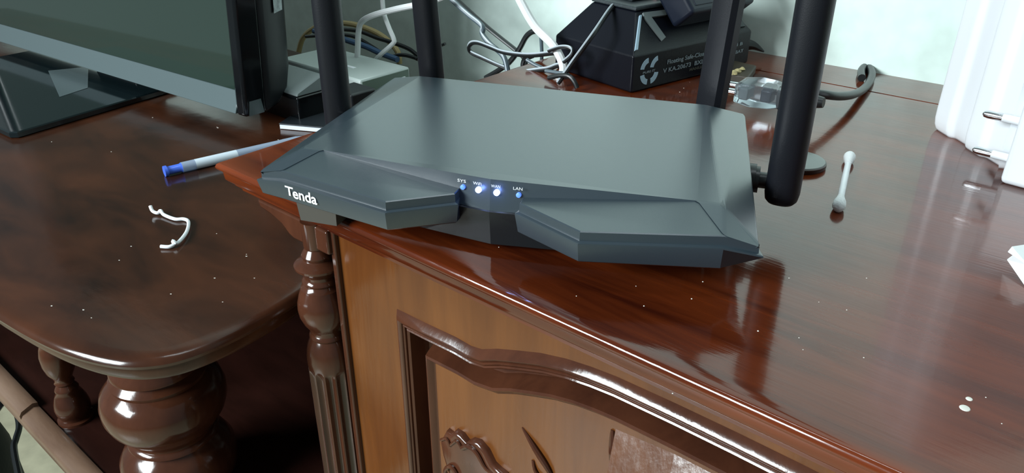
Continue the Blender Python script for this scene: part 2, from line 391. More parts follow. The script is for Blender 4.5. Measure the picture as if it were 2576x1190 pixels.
# ================================================================== STAND (left, lower, carries the monitor)
st = thing('television_stand', (-0.8, 0.4, FLOOR_Z), 'lower dark brown wooden stand with rounded front corner and bulbous turned leg', 'stand')
SO = st.location
raw = [(-1.50, 0.088), (-0.62, 0.088), (-0.50, 0.0892), (-0.455, 0.0925), (-0.414, 0.0985), (-0.386, 0.1060), (-0.365, 0.1160), (-0.353, 0.1270), (-0.346, 0.1400), (-0.3425, 0.1600), (-0.3430, 0.1840), (-0.3470, 0.2120), (-0.3505, 0.2260)]
fr = spline([(x, y, 0) for x, y in raw], 5)
sh_poly = [(p.x, p.y) for p in fr] + [(-0.3505, 0.556), (-1.50, 0.556)]
SEDGE = [(0.0100, 0), (0.0060, 0), (0.0030, -0.0006), (0.0010, -0.0020), (0, -0.0042), (0.0006, -0.0062), (0.0026, -0.0074), (0.0036, -0.0078), (0.0036, -0.0092), (0.0030, -0.0125), (0.0046, -0.0155), (0.0085, -0.0170)]
mb = MB(SO); mb.loft([[(x, y, SZ + z) for x, y in inset(sh_poly, d)] for d, z in SEDGE][::-1]); mb.build('shelf_top', M['wood_shelf'], st, smooth=True, angle=40)
def leg_profile(z0):
    return [(0.030, SZ - 0.017), (0.030, -0.118), (0.0250, -0.121), (0.0255, -0.128), (0.0280, -0.131), (0.0285, -0.1345), (0.0262, -0.1365), (0.0280, -0.1385), (0.0300, -0.1405), (0.0295, -0.1430), (0.0330, -0.1460),
            (0.0372, -0.1510), (0.0390, -0.1580), (0.0388, -0.1650), (0.0365, -0.1720), (0.0320, -0.1785), (0.0285, -0.1825), (0.0262, -0.1850), (0.0262, -0.1875), (0.0285, -0.1890), (0.0290, -0.1910), (0.0270, -0.1930),
            (0.0290, -0.1955), (0.0330, -0.1990), (0.0368, -0.2060), (0.0378, -0.2140), (0.0368, -0.2220), (0.0320, -0.2300), (0.0250, -0.2350), (0.0250, -0.2400)]
MB(SO).lathe(leg_profile(0)[::-1], (-0.438, 0.160), n=64).build('turned_leg', M['wood_turned'], st, smooth=True, angle=50)
sp = [(0.0115, SZ - 0.016), (0.0120, -0.160), (0.0095, -0.164), (0.0085, -0.168), (0.0098, -0.172), (0.0112, -0.178), (0.0113, -0.186), (0.0100, -0.193), (0.0075, -0.198), (0.0060, -0.2015), (0.0072, -0.2040), (0.0060, -0.2060),
      (0.0078, -0.2090), (0.0086, -0.2105), (0.0080, -0.2120), (0.0098, -0.2160), (0.0118, -0.2215), (0.0128, -0.2270), (0.0124, -0.2320), (0.0105, -0.2355), (0.0108, -0.2370), (0.0130, -0.2380), (0.0132, -0.2400)]
MB(SO).lathe(sp[::-1], (-0.570, 0.1400), n=40).build('spindle', M['wood_turned'], st, smooth=True, angle=50)
PZ = -0.24
MB(SO).box((-1.50, 0.126, PZ - 0.02), (-0.3505, 0.552, PZ)).build('lower_board', M['wood_dark'], st)
for u0, u1, dz in ((-1.50, -0.606, 0.0035), (-0.606, -0.352, 0.0)):
    mb = MB(SO); q = [(0.1262, PZ + 0.001 + dz), (0.1225, PZ + 0.0022 + dz), (0.1135, PZ - 0.001 + dz), (0.1115, PZ - 0.004 + dz), (0.1120, PZ - 0.013), (0.1150, PZ - 0.019), (0.1262, PZ - 0.020)]
    mb.loft([[(u, y, z) for y, z in q] for u in (u0, u1)]); mb.build('edge_trim', M['wood_trim'], st, smooth=True, angle=40)
MB(SO).box((-1.50, 0.530, PZ), (-0.3505, 0.545, SZ - 0.018)).build('back_panel', M['wood_dark'], st)
MB(SO).box((-1.45, 0.150, FLOOR_Z), (-1.40, 0.54, PZ - 0.02)).build('support', M['wood_dark'], st)
MB(SO).box((-0.42, 0.170, FLOOR_Z), (-0.36, 0.54, PZ - 0.02)).build('support', M['wood_dark'], st)

# ================================================================== ROUTER
RO = Vector((-0.208, 0.2265, 0.0)); RPHI = math.radians(21.5)
router = thing('wifi_router', RO, 'black angular router with four antennas and glowing blue indicator lights', 'router', RPHI)
def rb(): return MB()
C0 = (0, .005, .0350)
def side(s):
    d = dict(R0=(s * .088, .0118, .0350), K=(.0981 if s > 0 else -.0989, .0125, .0346), CF=(s * .101, -.0035, .0285), OF=(s * .1145, -.0010, .0262), tip=(s * .0150, 0, .0280), cor=(.0460 if s > 0 else -.0405, -.0165, .0275), tb=(s * .0150, .0061, .0284))
    d['CB'] = (.078, .1195, .042) if s > 0 else (-.086, .1195, .042)
    d['OB'] = (.0985, .124, .0375) if s > 0 else (-.1050, .122, .0385)
    return d
Rr, Ll = side(1), side(-1)
mb = MB()
mb.add([C0, Rr['R0'], Rr['K'], Rr['CB'], Ll['CB'], Ll['K'], Ll['R0']], [(0, 1, 3), (1, 2, 3), (0, 3, 4), (0, 4, 6), (4, 5, 6)])
for d in (Rr, Ll):
    mb.add([d['K'], d['CF'], d['OF'], d['OB'], d['CB'], d['R0']], [(0, 1, 2), (0, 2, 3), (0, 3, 4), (0, 5, 1)])
lowO = lambda p, dz, k=0.985: (p[0] * k, p[1] * 0.99 + 0.001, dz)
for d in (Rr, Ll):                              # outer flank, from the facet edge down
    mb.add([d['OF'], d['OB'], lowO(d['OB'], .014), (d['OF'][0] * .925, .0060, .014)], [(0, 1, 2, 3)])
mb.add([Ll['OB'], Ll['CB'], Rr['CB'], Rr['OB'], lowO(Rr['OB'], .014), lowO(Rr['CB'], .014), lowO(Ll['CB'], .014), lowO(Ll['OB'], .014)],
       [(0, 1, 6, 7), (1, 2, 5, 6), (2, 3, 4, 5)])
mb.add([(Ll['OF'][0] * .925, .0060, .014), (0, .012, .014), (Rr['OF'][0] * .925, .0060, .014), lowO(Rr['OB'], .014), lowO(Ll['OB'], .014)], [(0, 1, 2, 3, 4)])
shell = mb.build('top_shell', M['router'], router)
bm = bmesh.new(); bm.from_mesh(shell.data); bmesh.ops.remove_doubles(bm, verts=bm.verts, dist=1e-5); bmesh.ops.recalc_face_normals(bm, faces=bm.faces)
bmesh.ops.dissolve_limit(bm, angle_limit=math.radians(0.6), verts=bm.verts, edges=bm.edges); bm.to_mesh(shell.data); bm.free()
bv = shell.modifiers.new('bevel', 'BEVEL'); bv.width = .0011; bv.segments = 3; bv.limit_method = 'ANGLE'; bv.angle_limit = math.radians(4)
for s, d in ((1, Rr), (-1, Ll)):
    # wing: flat slanted top, narrow recessed band, ledge, then a plain skirt
    outl = [d['tb'], d['tip'], d['cor'], d['CF'], d['OF'], (s * .106, .030, .0250), (d['R0'][0], d['R0'][1], d['R0'][2] - .0002)]
    xy = [(p[0], p[1]) for p in outl]
    ccw = xy if s > 0 else xy[::-1]; zz = [p[2] for p in outl] if s > 0 else [p[2] for p in outl][::-1]
    rings = []
    ZB = .0135
    for off, fz in ((0.0005, lambda z: z), (0, lambda z: z - .0004), (-.0002, lambda z: z - .0042), (-.0017, lambda z: z - .0046), (-.0018, lambda z: z - .0053), (-.0006, lambda z: ZB + .0008), (.0004, lambda z: ZB)):
        ring = inset(ccw, off)
        keep = [0, 5, 6] if s > 0 else [0, 1, 6]
        cut = 4 if s > 0 and fz(1) == fz(0) else -1
        rings.append([((ccw[i] if i in keep else ((s * .1065, .0045) if i == cut else ring[i])) + (fz(zz[i]),)) for i in range(7)])
    mb = MB(); mb.loft(rings[::-1], cap0=True, cap1=True)
    wing = mb.build('wing', M['router'], router, smooth=True, angle=20)
    # light strip face beside the centre crease
    y_at = lambda x: .005 + .077 * abs(x)
    mb = MB()
    mb.add([C0, d['R0'], (s * .050, y_at(.050) - .0012, .0260), (s * .022, y_at(.022) - .0018, .0212), (0, .0032, .0205)], [(0, 1, 2, 3, 4)])
    mb.build('indicator_face', M['router'], router)
    mb = MB()
    mb.add([(0, .0025, .0202), (s * .030, .0048, .0205), (s * .085, .012, .020), (s * .085, .014, .0045), (s * .034, .0078, .0040), (0, .0040, .0035), (0, .0032, .0206), (s * .030, .0058, .0209)],
           [(0, 1, 4, 5), (1, 2, 3, 4), (0, 6, 7, 1)])
    mb.build('lower_front', M['router_dark'], router)
MB().hexa([(-.085, .014, .0045), (.085, .014, .0045), (.092, .118, .0045), (-.098, .118, .0045)], [(-.085, .012, .016), (.085, .012, .016), (.096, .121, .016), (-.102, .119, .016)]).build('base', M['router_dark'], router)
for x, y in ((-.089, .0080), (.082, .0300), (-.088, .100), (.084, .100)):
    MB().hexa([(x - .010, y - .005, 0), (x + .010, y - .005, 0), (x + .010, y + .006, 0), (x - .010, y + .006, 0)], [(x - .011, y - .006, .0142), (x + .011, y - .006, .0142), (x + .011, y + .007, .0142), (x - .011, y + .007, .0142)]).build('foot', M['rubber'], router)
# antennas: slightly flattened paddles with chamfered ridges, hinged at the flanks and the rear
def antenna(x, y, z0, lean=(0, 0), rotz=0.0, hinge=None, wdt=.0082, thk=.0058, L=.178, ridged=False):
    sec = [(1.0, .45), (.72, .92), (.30, 1.0), (.22, .90), (-.22, .90), (-.30, 1.0), (-.72, .92), (-1.0, .45), (-1.0, -.45), (-.72, -.92), (-.30, -1.0), (.30, -1.0), (.72, -.92), (1.0, -.45)]
    if not ridged: sec = [(math.copysign(abs(math.cos(q)) ** .8, math.cos(q)), math.copysign(abs(math.sin(q)) ** .8, math.sin(q))) for q in (2 * math.pi * i / 28 for i in range(28))]
    c, s_ = math.cos(rotz), math.sin(rotz); rings = []
    for t, k in ((0, .55), (.004, .78), (.012, .93), (.030, 1.0), (.5, 1.0), (.95, .97), (.985, .85), (1, .55)):
        z = z0 + t * L; cx = x + lean[0] * t * L; cy = y + lean[1] * t * L
        rings.append([(cx + (a * wdt * c - b * thk * s_) * k, cy + (a * wdt * s_ + b * thk * c) * k, z) for a, b in sec])
    mb = MB(); mb.loft(rings); a_o = mb.build('antenna', M['antenna'], router, smooth=True, angle=28 if ridged else 50)
    if hinge:
        hx, hy, hz, nx, ny = hinge; mb = MB()
        n = Vector((nx, ny, 0)).normalized(); p = Vector((hx, hy, hz))
        mb.tube([p - n * .004, p + n * .0012], .0072, n=20, smooth=False); mb.tube([p + n * .0012, p + n * .0030], .0062, n=20, smooth=False); mb.tube([p + n * .0015, p + n * .012], .0038, n=16, smooth=False)
        h = mb.build('hinge', M['router_dark'], a_o, smooth=True)
antenna(.1215, .0640, .0165, (0.0, 0.0), 1.45, (.1075, .0680, .0245, 1, 0), wdt=.0086, thk=.0078)
antenna(-.1160, .0740, .0165, (0.0, 0.0), -1.2, (-.1060, .0740, .0245, -1, 0), wdt=.0086, thk=.0074)
antenna(-.0845, .1330, .0200, (-.05, 0.0), -.40, (-.0845, .1215, .0270, 0, 1))
antenna(.0785, .1360, .0200, (.05, 0.0), -.55, (.0785, .1215, .0270, 0, 1), wdt=.0080, thk=.0056, ridged=True)
# indicators and their captions
for i, (x, cap, on) in enumerate(((-.0131, 'SYS', 0), (-.0055, 'WiFi', 1), (.0031, 'WAN', 1), (.0130, 'LAN', 0))):
    y = .005 + .077 * abs(x) - .0013; z = .0294
    mb = MB(); r = .00135 if on else .0011
    mb.tube([(x, y + .001, z), (x, y - .0004, z), (x, y - .0006, z)], lambda t, r=r: r * (1 if t < .9 else .7), n=20, smooth=False)
    tag(mb.build('indicator_light', M['led_on' if on else 'led_dim'], router, smooth=True), 'lit blue-white indicator' if on else 'dim blue indicator')
    s = 1 if x > 0 else -1
    lettering('caption', cap, .0019, (x - .0021, y + .0002 - .0021 * s * .077 - .0012, .0322), (1, .077 * s, 0), (0, .12, 1), M['print'], router, width=.0041)
for x in (-.0055, .0031):                     # the light the two lit indicators give off
    ld = bpy.data.lights.new('indicator_glow', 'POINT'); ld.energy = 0.0011; ld.color = (0.15, 0.28, 1.0); ld.shadow_soft_size = .0008
    lo_ = bpy.data.objects.new('indicator_glow', ld); COL.objects.link(lo_); lo_.parent = router; lo_.location = (x, .005 + .077 * abs(x) - .0045, .0298)
# brand word on the left wing skirt
a = Vector((-.101, -.0035, 0)); b = Vector((-.0405, -.0165, 0)); dirv = (b - a).normalized(); nrm = Vector((dirv.y, -dirv.x, 0))
bo = a + dirv * .0024 + nrm * .00175
t1 = lettering('brand_lettering', 'T', .0066, bo + Vector((0, 0, .0176)), dirv, (0, 0, 1), M['print'], router, bold=.00012, width=.0052)
lettering('brand_lettering', 'enda', .0074, bo + dirv * .0046 + Vector((0, 0, .0170)), dirv, (0, 0, 1), M['print'], router, bold=.00016, width=.0152)

# ================================================================== MONITOR (left)
mc = Vector((-0.620, 0.346, -0.055)); myaw = math.atan2(0.035, 0.45)
monitor = thing('monitor', (mc.x - .25, mc.y - .25 * math.tan(myaw), SZ), 'large glossy black monitor on a black glass stand at left', 'monitor', myaw)
# local frame: x right along the screen (right lower corner of the chin at x = XR), y back, z up from the stand
XR = 0.25 / math.cos(myaw); TILT = math.radians(4.0); ZB = mc.z - SZ
def mp(x, y, z):
    return (x, y * math.cos(TILT) + (z - ZB) * math.sin(TILT), ZB + (z - ZB) * math.cos(TILT) - y * math.sin(TILT))
XL = XR - 0.52; HT = 0.34
def slab(name, x0, x1, z0, z1, y0, y1, mat, bev=0.0):
    mb = MB(); mb.hexa([mp(x0, y0, z0), mp(x1, y0, z0), mp(x1, y1, z0), mp(x0, y1, z0)], [mp(x0, y0, z1), mp(x1, y0, z1), mp(x1, y1, z1), mp(x0, y1, z1)])
    return mb.build(name, mat, monitor, bevel=bev)
mb = MB(); mb.hexa([mp(XL, 0, ZB), mp(XR, 0, ZB), mp(XR, .012, ZB), mp(XL, .012, ZB)], [mp(XL, .006, ZB + .0195), mp(XR, .006, ZB + .0195), mp(XR, .012, ZB + .0195), mp(XL, .012, ZB + .0195)])
mb.build('chin_strip', M['chin'], monitor, bevel=.0006)
slab('screen', XL, XR, ZB + .0198, ZB + HT - .02, .0065, .011, M['screen'])
slab('top_bezel', XL, XR, ZB + HT - .02, ZB + HT, .004, .012, M['gloss_black'], .002)
slab('right_bezel', XR + .0003, XR + .014, ZB - .001, ZB + HT, .0005, .024, M['gloss_black'], .003)
slab('left_bezel', XL - .014, XL - .0003, ZB - .001, ZB + HT, .0005, .024, M['gloss_black'], .003)
rings = []
for y, dx, zb, zt in ((.0121, 0.0, .000, .0), (.026, 0.0135, -.001, .0), (.040, .0125, .004, .002), (.052, .009, .015, .006), (.060, .003, .030, .012), (.066, -.006, .048, .022)):
    x0, x1, z0, z1 = XL - dx, XR + dx, ZB + zb, ZB + HT - zt
    rings.append([mp(x0, y, z0), mp(x1, y, z0), mp(x1, y, z1), mp(x0, y, z1)])
mb = MB(); mb.loft(rings); mb.build('rear_housing', M['housing'], monitor, bevel=.004, segs=3)
mb = MB(); mb.add([mp(XR + .0128, .040, ZB + .085), mp(XR + .0098, .0515, ZB + .087), mp(XR + .0098, .0515, ZB + .150), mp(XR + .0128, .040, ZB + .150)], [(0, 1, 2, 3)]); mb.v = [v + Vector((.0012, 0, 0)) for v in mb.v]
mb.build('side_sticker', M['sticker'], monitor)
mb = MB(); mb.hexa([(XR + .0145, .004, ZB - .0005), (XR + .0150, .020, ZB - .0005), (XR + .0150, .020, ZB + .0005), (XR + .0145, .004, ZB + .0005)], [(XR + .0146, .006, ZB + .012), (XR + .0151, .018, ZB + .012), (XR + .0152, .018, ZB + .0125), (XR + .0147, .006, ZB + .0125)])
mb.build('corner_cap', M['chin'], monitor)
# stand base: glass slab whose right front corner shows, with a short neck
bc = Vector((-0.754, 0.208)); bl = []
Rm = Matrix.Rotation(-myaw, 2)
def ml(u, v): q = Rm @ (Vector((u, v)) - Vector(monitor.location[:2])); return (q.x, q.y)
base_poly = [ml(-1.04, .190), ml(-.758, .206), ml(-.753, .211), ml(-.778, .372), ml(-.79, .385), ml(-1.05, .375)]
mb = MB(); mb.loft([[(x, y, z) for x, y in inset(base_poly, d)] for d, z in ((.001, .0), (0, .001), (0, .0050), (.0012, .0060))]); mb.build('stand_base', M['glass_base'], monitor)
n0, n1 = Vector(ml(-.90, .345)), Vector(ml(-.82, .351)); nd = (n1 - n0).normalized(); nb_ = Vector((-nd.y, nd.x))
mb = MB(); mb.hexa([(*(n0), .006), (*(n1), .006), (*(n1 + nb_ * .025), .006), (*(n0 + nb_ * .025), .006)], [(*(n0 + nb_ * .02), .080), (*(n1 + nb_ * .02), .080), (*(n1 + nb_ * .05), .080), (*(n0 + nb_ * .05), .080)])
mb.build('stand_neck', M['housing'], monitor, bevel=.002)
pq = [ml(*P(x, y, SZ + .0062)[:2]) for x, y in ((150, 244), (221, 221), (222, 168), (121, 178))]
MB().loft([[(x, y, z) for x, y in pq] for z in (.0060, .0063)]).build('pale_reflection', M['chin'], monitor)  # flat pale quad painted in place of a reflection in the glass base

# ================================================================== SMALL THINGS ON THE STAND
# ballpoint pen
p0 = P(413, 432, SZ + .004); p1 = P(656, 376, SZ + .004); pd = (p1 - p0).normalized()
pen = thing('ballpoint_pen', (p0.x, p0.y, SZ), 'blue and clear ballpoint pen lying on the dark stand', 'pen')
def pl(t): return Vector((pd.x * t, pd.y * t, .0042))
mb = MB(); mb.tube([pl(0), pl(.0008), pl(.0022), pl(.0030)], lambda t: .0043 if t < .8 else .0034, n=20, smooth=False); mb.build('end_plug', M['pen_blue'], pen, smooth=True)
mb = MB(); mb.tube([pl(.0030), pl(.012), pl(.0135)], lambda t: .0033 if t < .6 else .0040, n=20, smooth=False); mb.build('cap', M['pen_blue'], pen, smooth=True)
mb = MB(); mb.tube([pl(.0135), pl(.024)], .0041, n=20, smooth=False); mb.build('grip', M['pen_clear'], pen, smooth=True)
mb = MB(); mb.tube([pl(.024), pl(.058)], .0041, n=20, smooth=False); mb.build('barrel', M['pen_white'], pen, smooth=True)
mb = MB(); mb.tube([pl(.058), pl(.110), pl(.125)], lambda t: .0041 if t < .8 else .0015, n=20, smooth=False); mb.build('barrel', M['pen_clear'], pen, smooth=True)
# bent white twist tie
tw = [P(x, y, SZ + dz) for x, y, dz in ((378, 518, .006), (384, 531, .003), (397, 536, .0018), (404, 530, .003), (412, 540, .0018), (440, 551, .0016), (462, 551, .0016), (474, 558, .0016), (471, 580, .0018), (458, 600, .0020), (444, 612, .0024), (435, 606, .004), (437, 615, .002), (425, 621, .0014), (404, 620, .0016))]
mb = MB((tw[5].x, tw[5].y, SZ)); mb.tube(tw, .0012, n=8, sub=5)
tag(mb.build('twist_tie', M['white_plastic'], None, smooth=True), 'bent white plastic-coated wire tie on dark wooden stand', 'wire tie')
# thin dark book with pale page edge
nl, nr, nbk = P(705, 325, SZ), P(797, 333, SZ), P(800, 246, SZ)
book = thing('notebook', (nl.x, nl.y, SZ), 'thin black notebook with white page edge beside the router antenna', 'notebook')
ax = (nr - nl).normalized(); ay = Vector((-ax.y, ax.x, 0))
def bk(a, b, z): q = ax * a + ay * b; return (q.x, q.y, z)
MB().hexa([bk(0, 0, .0006), bk(.075, 0, .0006), bk(.075, .11, .0006), bk(0, .11, .0006)], [bk(0, 0, .0040), bk(.075, 0, .0040), bk(.075, .11, .0040), bk(0, .11, .0040)]).build('pages', M['page'], book)
MB().hexa([bk(-.001, .001, .0040), bk(.076, .001, .0040), bk(.076, .111, .0040), bk(-.001, .111, .0040)], [bk(-.001, .001, .0052), bk(.076, .001, .0052), bk(.076, .111, .0052), bk(-.001, .111, .0052)]).build('cover', M['book'], book)
MB().hexa([bk(-.001, .001, 0), bk(.076, .001, 0), bk(.076, .111, 0), bk(-.001, .111, 0)], [bk(-.001, .001, .0006), bk(.076, .001, .0006), bk(.076, .111, .0006), bk(-.001, .111, .0006)]).build('cover', M['book'], book)
# pale grey box (modem) behind the router
mo0 = P(1030, 168, -.037)
modem = thing('modem_box', (mo0.x - .06, mo0.y - .03, SZ), 'pale grey flat network box behind the router on the stand', 'modem')
x1 = .06; y1 = .03
MB().box((x1 - .125, y1 - .062, .003), (x1, y1, .035)).build('case', M['modem'], modem, bevel=.002)
for k in range(3):
    yy = y1 - .052 + k * .013
    MB().box((x1 - .0005, yy, .010), (x1 + .0010, yy + .010, .020)).build('port', M['port'], modem)
MB().box((x1 - .0010, y1 - .060, .0045), (x1 + .0004, y1 - .002, .033)).build('shaded_port_panel', M['shaded_panel_green'], modem)  # green-grey port side, its shade put into the darker colour
MB().box((x1 - .0005, y1 - .012, .022), (x1 + .0016, y1 - .007, .027)).build('button', M['white_plastic'], modem, bevel=.0005)
for k in range(2):
    MB().box((x1 - .085 + k * .03, y1 - .040, .0349), (x1 - .067 + k * .03, y1 - .036, .0354)).build('vent_mark', M['white_plastic'], modem)
MB().box((x1 - .12, y1 - .058, 0), (x1 - .005, y1 - .004, .003)).build('foot_rail', M['housing'], modem)
# small black box with grey lid between monitor and router
ad0 = P(735, 236, -.045)
gb = thing('splitter_box', (ad0.x - .02, ad0.y + .02, SZ), 'small black box with grey slanted lid beside the monitor edge', 'box')
MB().box((-.040, -.022, 0), (.030, .040, .026)).build('case', M['gloss_black'], gb, bevel=.002)
MB().hexa([(-.040, -.022, .0262), (.030, -.022, .0262), (.030, .040, .0262), (-.040, .040, .0262)], [(-.038, -.020, .0290), (.028, -.020, .0290), (.028, .010, .0400), (-.038, .010, .0400)]).build('lid', M['box_grey'], gb, bevel=.001)
# black plug into which the white leads run
cp = P(893, 215, -.030)
cn = thing('cable_connector', (cp.x, cp.y, SZ), 'black connector block holding two white leads beside pale box', 'connector')
MB().box((-.016, -.016, 0), (.014, .012, .040)).build('shell', M['housing'], cn, bevel=.002)
MB().box((-.008, -.017, .012), (.006, -.0155, .030)).build('latch', M['black_cable'], cn)

# ================================================================== CABLES
def cable(name, label, cat, pts, r, mat, group=None, stripe=None, flat=1.0, n=10):
    o = MB(pts[len(pts) // 2]).tube(pts, r, n=n, flat=flat).build(name, M[mat], None, smooth=True)
    tag(o, label, cat, group)
    if stripe:
        q = [Vector(p) + Vector((.0, -r * .75, r * .85)) for p in pts]
        s_o = MB(pts[len(pts) // 2]).tube(q, stripe, n=6).build('pale_stripe', M['stripe'], None, smooth=True)
        s_o.location = (0, 0, 0); s_o.parent = o
    return o
def px(path, v): return [PV(x, y, (v if not isinstance(v, (list, tuple)) else v[0] + (v[1] - v[0]) * i / (len(path) - 1))) for i, (x, y) in enumerate(path)]
cable('white_cable', 'thick white cable curving down beside the black battery', 'cable', px([(1296, -30), (1308, 0), (1345, 65), (1390, 112), (1412, 150), (1417, 178), (1400, 208), (1375, 235)], .47), .0034, 'white_cable')
cable('white_cable', 'white cable bending over and down between the left antennas', 'cable', px([(1140, -18), (1075, 6), (1000, 22), (940, 38), (910, 55), (902, 80), (900, 120), (898, 160), (894, 205)], .50), .0029, 'white_cable')
cable('white_cable', 'thin white lead with a sharp kink, crossing behind thicker white cable', 'cable', px([(962, -30), (962, 0), (966, 34), (978, 68), (991, 100), (986, 112), (950, 145), (928, 175), (904, 208)], .515), .0023, 'white_cable')
cable('yellow_cable', 'pale yellow cable arching over the pale grey box', 'cable', px([(745, 175), (752, 128), (765, 92), (800, 66), (840, 58), (880, 60), (912, 68), (950, 84), (978, 104), (1000, 130), (1005, 160)], .600), .0034, 'yellow_cable')
cable('olive_cable', 'dark olive cable just below the yellow cable', 'cable', px([(790, 78), (840, 74), (900, 78), (950, 96), (990, 108), (1030, 124), (1058, 146), (1100, 172)], .590), .0024, 'black_cable')
cable('black_cable', 'thin black cable curling along the back of pale grey box', 'cable', px([(770, 92), (840, 88), (890, 92), (940, 120), (975, 142), (1010, 138), (1045, 146), (1080, 164), (1110, 178)], .580), .0022, 'black_cable')
cable('blue_cable', 'slate blue cable running behind the pale grey box', 'cable', px([(790, 78), (840, 90), (880, 104), (920, 117), (955, 133), (1000, 150)], .570), .0034, 'blue_cable')
cable('black_cable', 'short black cable rising towards the rear left antenna', 'cable', px([(1048, 150), (1062, 138), (1088, 124), (1120, 110)], .575), .0016, 'black_cable')
cable('twin_wire', 'dark twin wire slanting straight down across the pale wall', 'wire', px([(1120, -30), (1150, 0), (1218, 62), (1262, 98), (1302, 130), (1322, 152), (1318, 178)], .560), .0030, 'black_cable', flat=.6)
cable('twin_wire', 'grey twin wire with pale sheen wriggling down beside rear antenna', 'wire', px([(1116, -25), (1140, 2), (1180, 38), (1208, 60), (1215, 72), (1214, 86), (1232, 110), (1262, 136), (1274, 162), (1280, 200)], .520), .0025, 'grey_cable', stripe=.0010)
cable('striped_wire', 'black wire with white stripe making a flat hairpin loop', 'wire', px([(1440, 128), (1388, 134), (1330, 139), (1270, 132), (1235, 119), (1205, 108), (1187, 109), (1180, 120), (1186, 132), (1215, 146), (1250, 162), (1275, 172)], [.50, .53]), .0020, 'black_cable', stripe=.0008)
cable('striped_wire', 'striped wire loop turning back in front of the battery end', 'wire', px([(1380, 128), (1408, 119), (1430, 119), (1440, 127), (1436, 140), (1418, 156)], .465), .0015, 'black_cable', stripe=.0006)
cable('black_cable', 'black cable arching up behind the thick white cable', 'cable', px([(1372, 96), (1362, 82), (1342, 79), (1324, 92), (1306, 124), (1282, 156), (1256, 176), (1222, 196)], .545), .0025, 'black_cable')
cable('grey_wire', 'thin grey wire hanging straight down left of the battery', 'wire', px([(1360, 84), (1362, 110), (1363, 140), (1361, 172)], .525), .0016, 'grey_cable')
cable('striped_wire', 'striped black wire lying low on the cabinet behind router', 'wire', px([(1285, 192), (1320, 182), (1350, 177), (1380, 173), (1402, 165), (1425, 160)], .475), .0019, 'black_cable', stripe=.0008)
cable('black_cable', 'black cable end drooping between the tangled wires', 'cable', px([(1340, 140), (1322, 148), (1316, 160), (1317, 174)], .535), .0024, 'black_cable')
cable('grey_wire', 'grey wire end poking out under the thick white cable', 'wire', px([(1372, 178), (1400, 182), (1425, 186), (1440, 198), (1448, 212)], .462), .0013, 'grey_cable')
cable('grey_wire', 'grey wire slanting through the tangle towards white cable', 'wire', px([(1325, 150), (1345, 162), (1368, 174), (1385, 192), (1400, 212)], .480), .0015, 'grey_cable')
cable('dark_wire', 'dark wire curled on the cabinet beside battery foot', 'wire', px([(1380, 196), (1410, 190), (1432, 192), (1445, 206), (1452, 222)], .452), .0018, 'black_cable')
# ================================================================== BATTERY
Bf, Br = P(1587, 236, 0), P(1880, 160, 0)
e1 = (Br - Bf).normalized(); ang = math.atan2(e1.y, e1.x)
bat = thing('sealed_battery', (Bf.x, Bf.y, 0), 'black sealed battery with sloping shoulders and pale emblem near wall', 'battery', ang)
BL, BW = (Br - Bf).length, 0.085              # local x along the lettered side, y away to the left
def ringb(i, z, j=None):
    j = i if j is None else j
    return [(i, j, z), (BL - i, j, z), (BL - i, BW - j, z), (i, BW - j, z)]
mb = MB(); mb.loft([ringb(.001, 0), ringb(0, .002), ringb(0, .0270), ringb(.0015, .0285), ringb(.0190, .0520), ringb(.0200, .0530)]); mb.build('case', M['battery'], bat, bevel=.0012)
mb = MB(); mb.loft([ringb(.0190, .0532), ringb(.0190, .0552), ringb(.0205, .0562)]); mb.build('lid', M['battery_top'], bat, bevel=.0006)
MB().box((.030, .034, .0562), (.060, .064, .0610)).build('terminal_plate', M['battery_top'], bat, bevel=.001)
MB().box((.052, .030, .0562), (.066, .060, .0600)).build('pink_tape', M['pink'], bat)
def onslope(x, t, off=.0004):      # on the sloping shoulder above the lettered side, t = 0 foot .. 1 crest
    return (x, .0015 + .0175 * t - off, .0285 + .0235 * t + off)
def quadslope(pts, name, mat):
    mb = MB(); mb.loft([[onslope(x, t, .0001) for x, t in pts], [onslope(x, t, .0012) for x, t in pts]]); return mb.build(name, M[mat], bat)
quadslope([(.0245, .95), (.047, .92), (.047, .78), (.031, .80), (.037, .22), (.0325, .16), (.0245, .78)], 'raised_clip', 'box_grey')
quadslope([(.0205, .90), (.0225, .90), (.0055, .06), (.0028, .06)], 'edge_highlight', 'print_blue')  # pale strip painted as the highlight along the sloping corner edge
quadslope([(.108, .97), (.124, .50), (.127, .06), (.110, .10)], 'end_plate', 'battery_top')
def arc(cx, cz, r0, r1, a0, a1, n=7, sx=1.0):
    out = [(cx + sx * r1 * math.cos(math.radians(a0 + (a1 - a0) * k / n)), cz + r1 * math.sin(math.radians(a0 + (a1 - a0) * k / n))) for k in range(n + 1)]
    return out + [(cx + sx * r0 * math.cos(math.radians(a1 + (a0 - a1) * k / n)), cz + r0 * math.sin(math.radians(a1 + (a0 - a1) * k / n))) for k in range(n + 1)]
ex, ez = .0175, .0138
for pts in (arc(ex - .0008, ez + .0014, .0050, .0086, 172, 98), arc(ex + .0094, ez + .0014, .0054, .0088, 172, 102), arc(ex - .0008, ez - .0014, .0044, .0084, 186, 262), arc(ex + .0012, ez - .0014, .0044, .0084, 278, 354)):
    MB().loft([[(x, y, z) for x, z in pts] for y in (.0002, -.0003)]).build('emblem_stroke', M['print_blue'], bat)
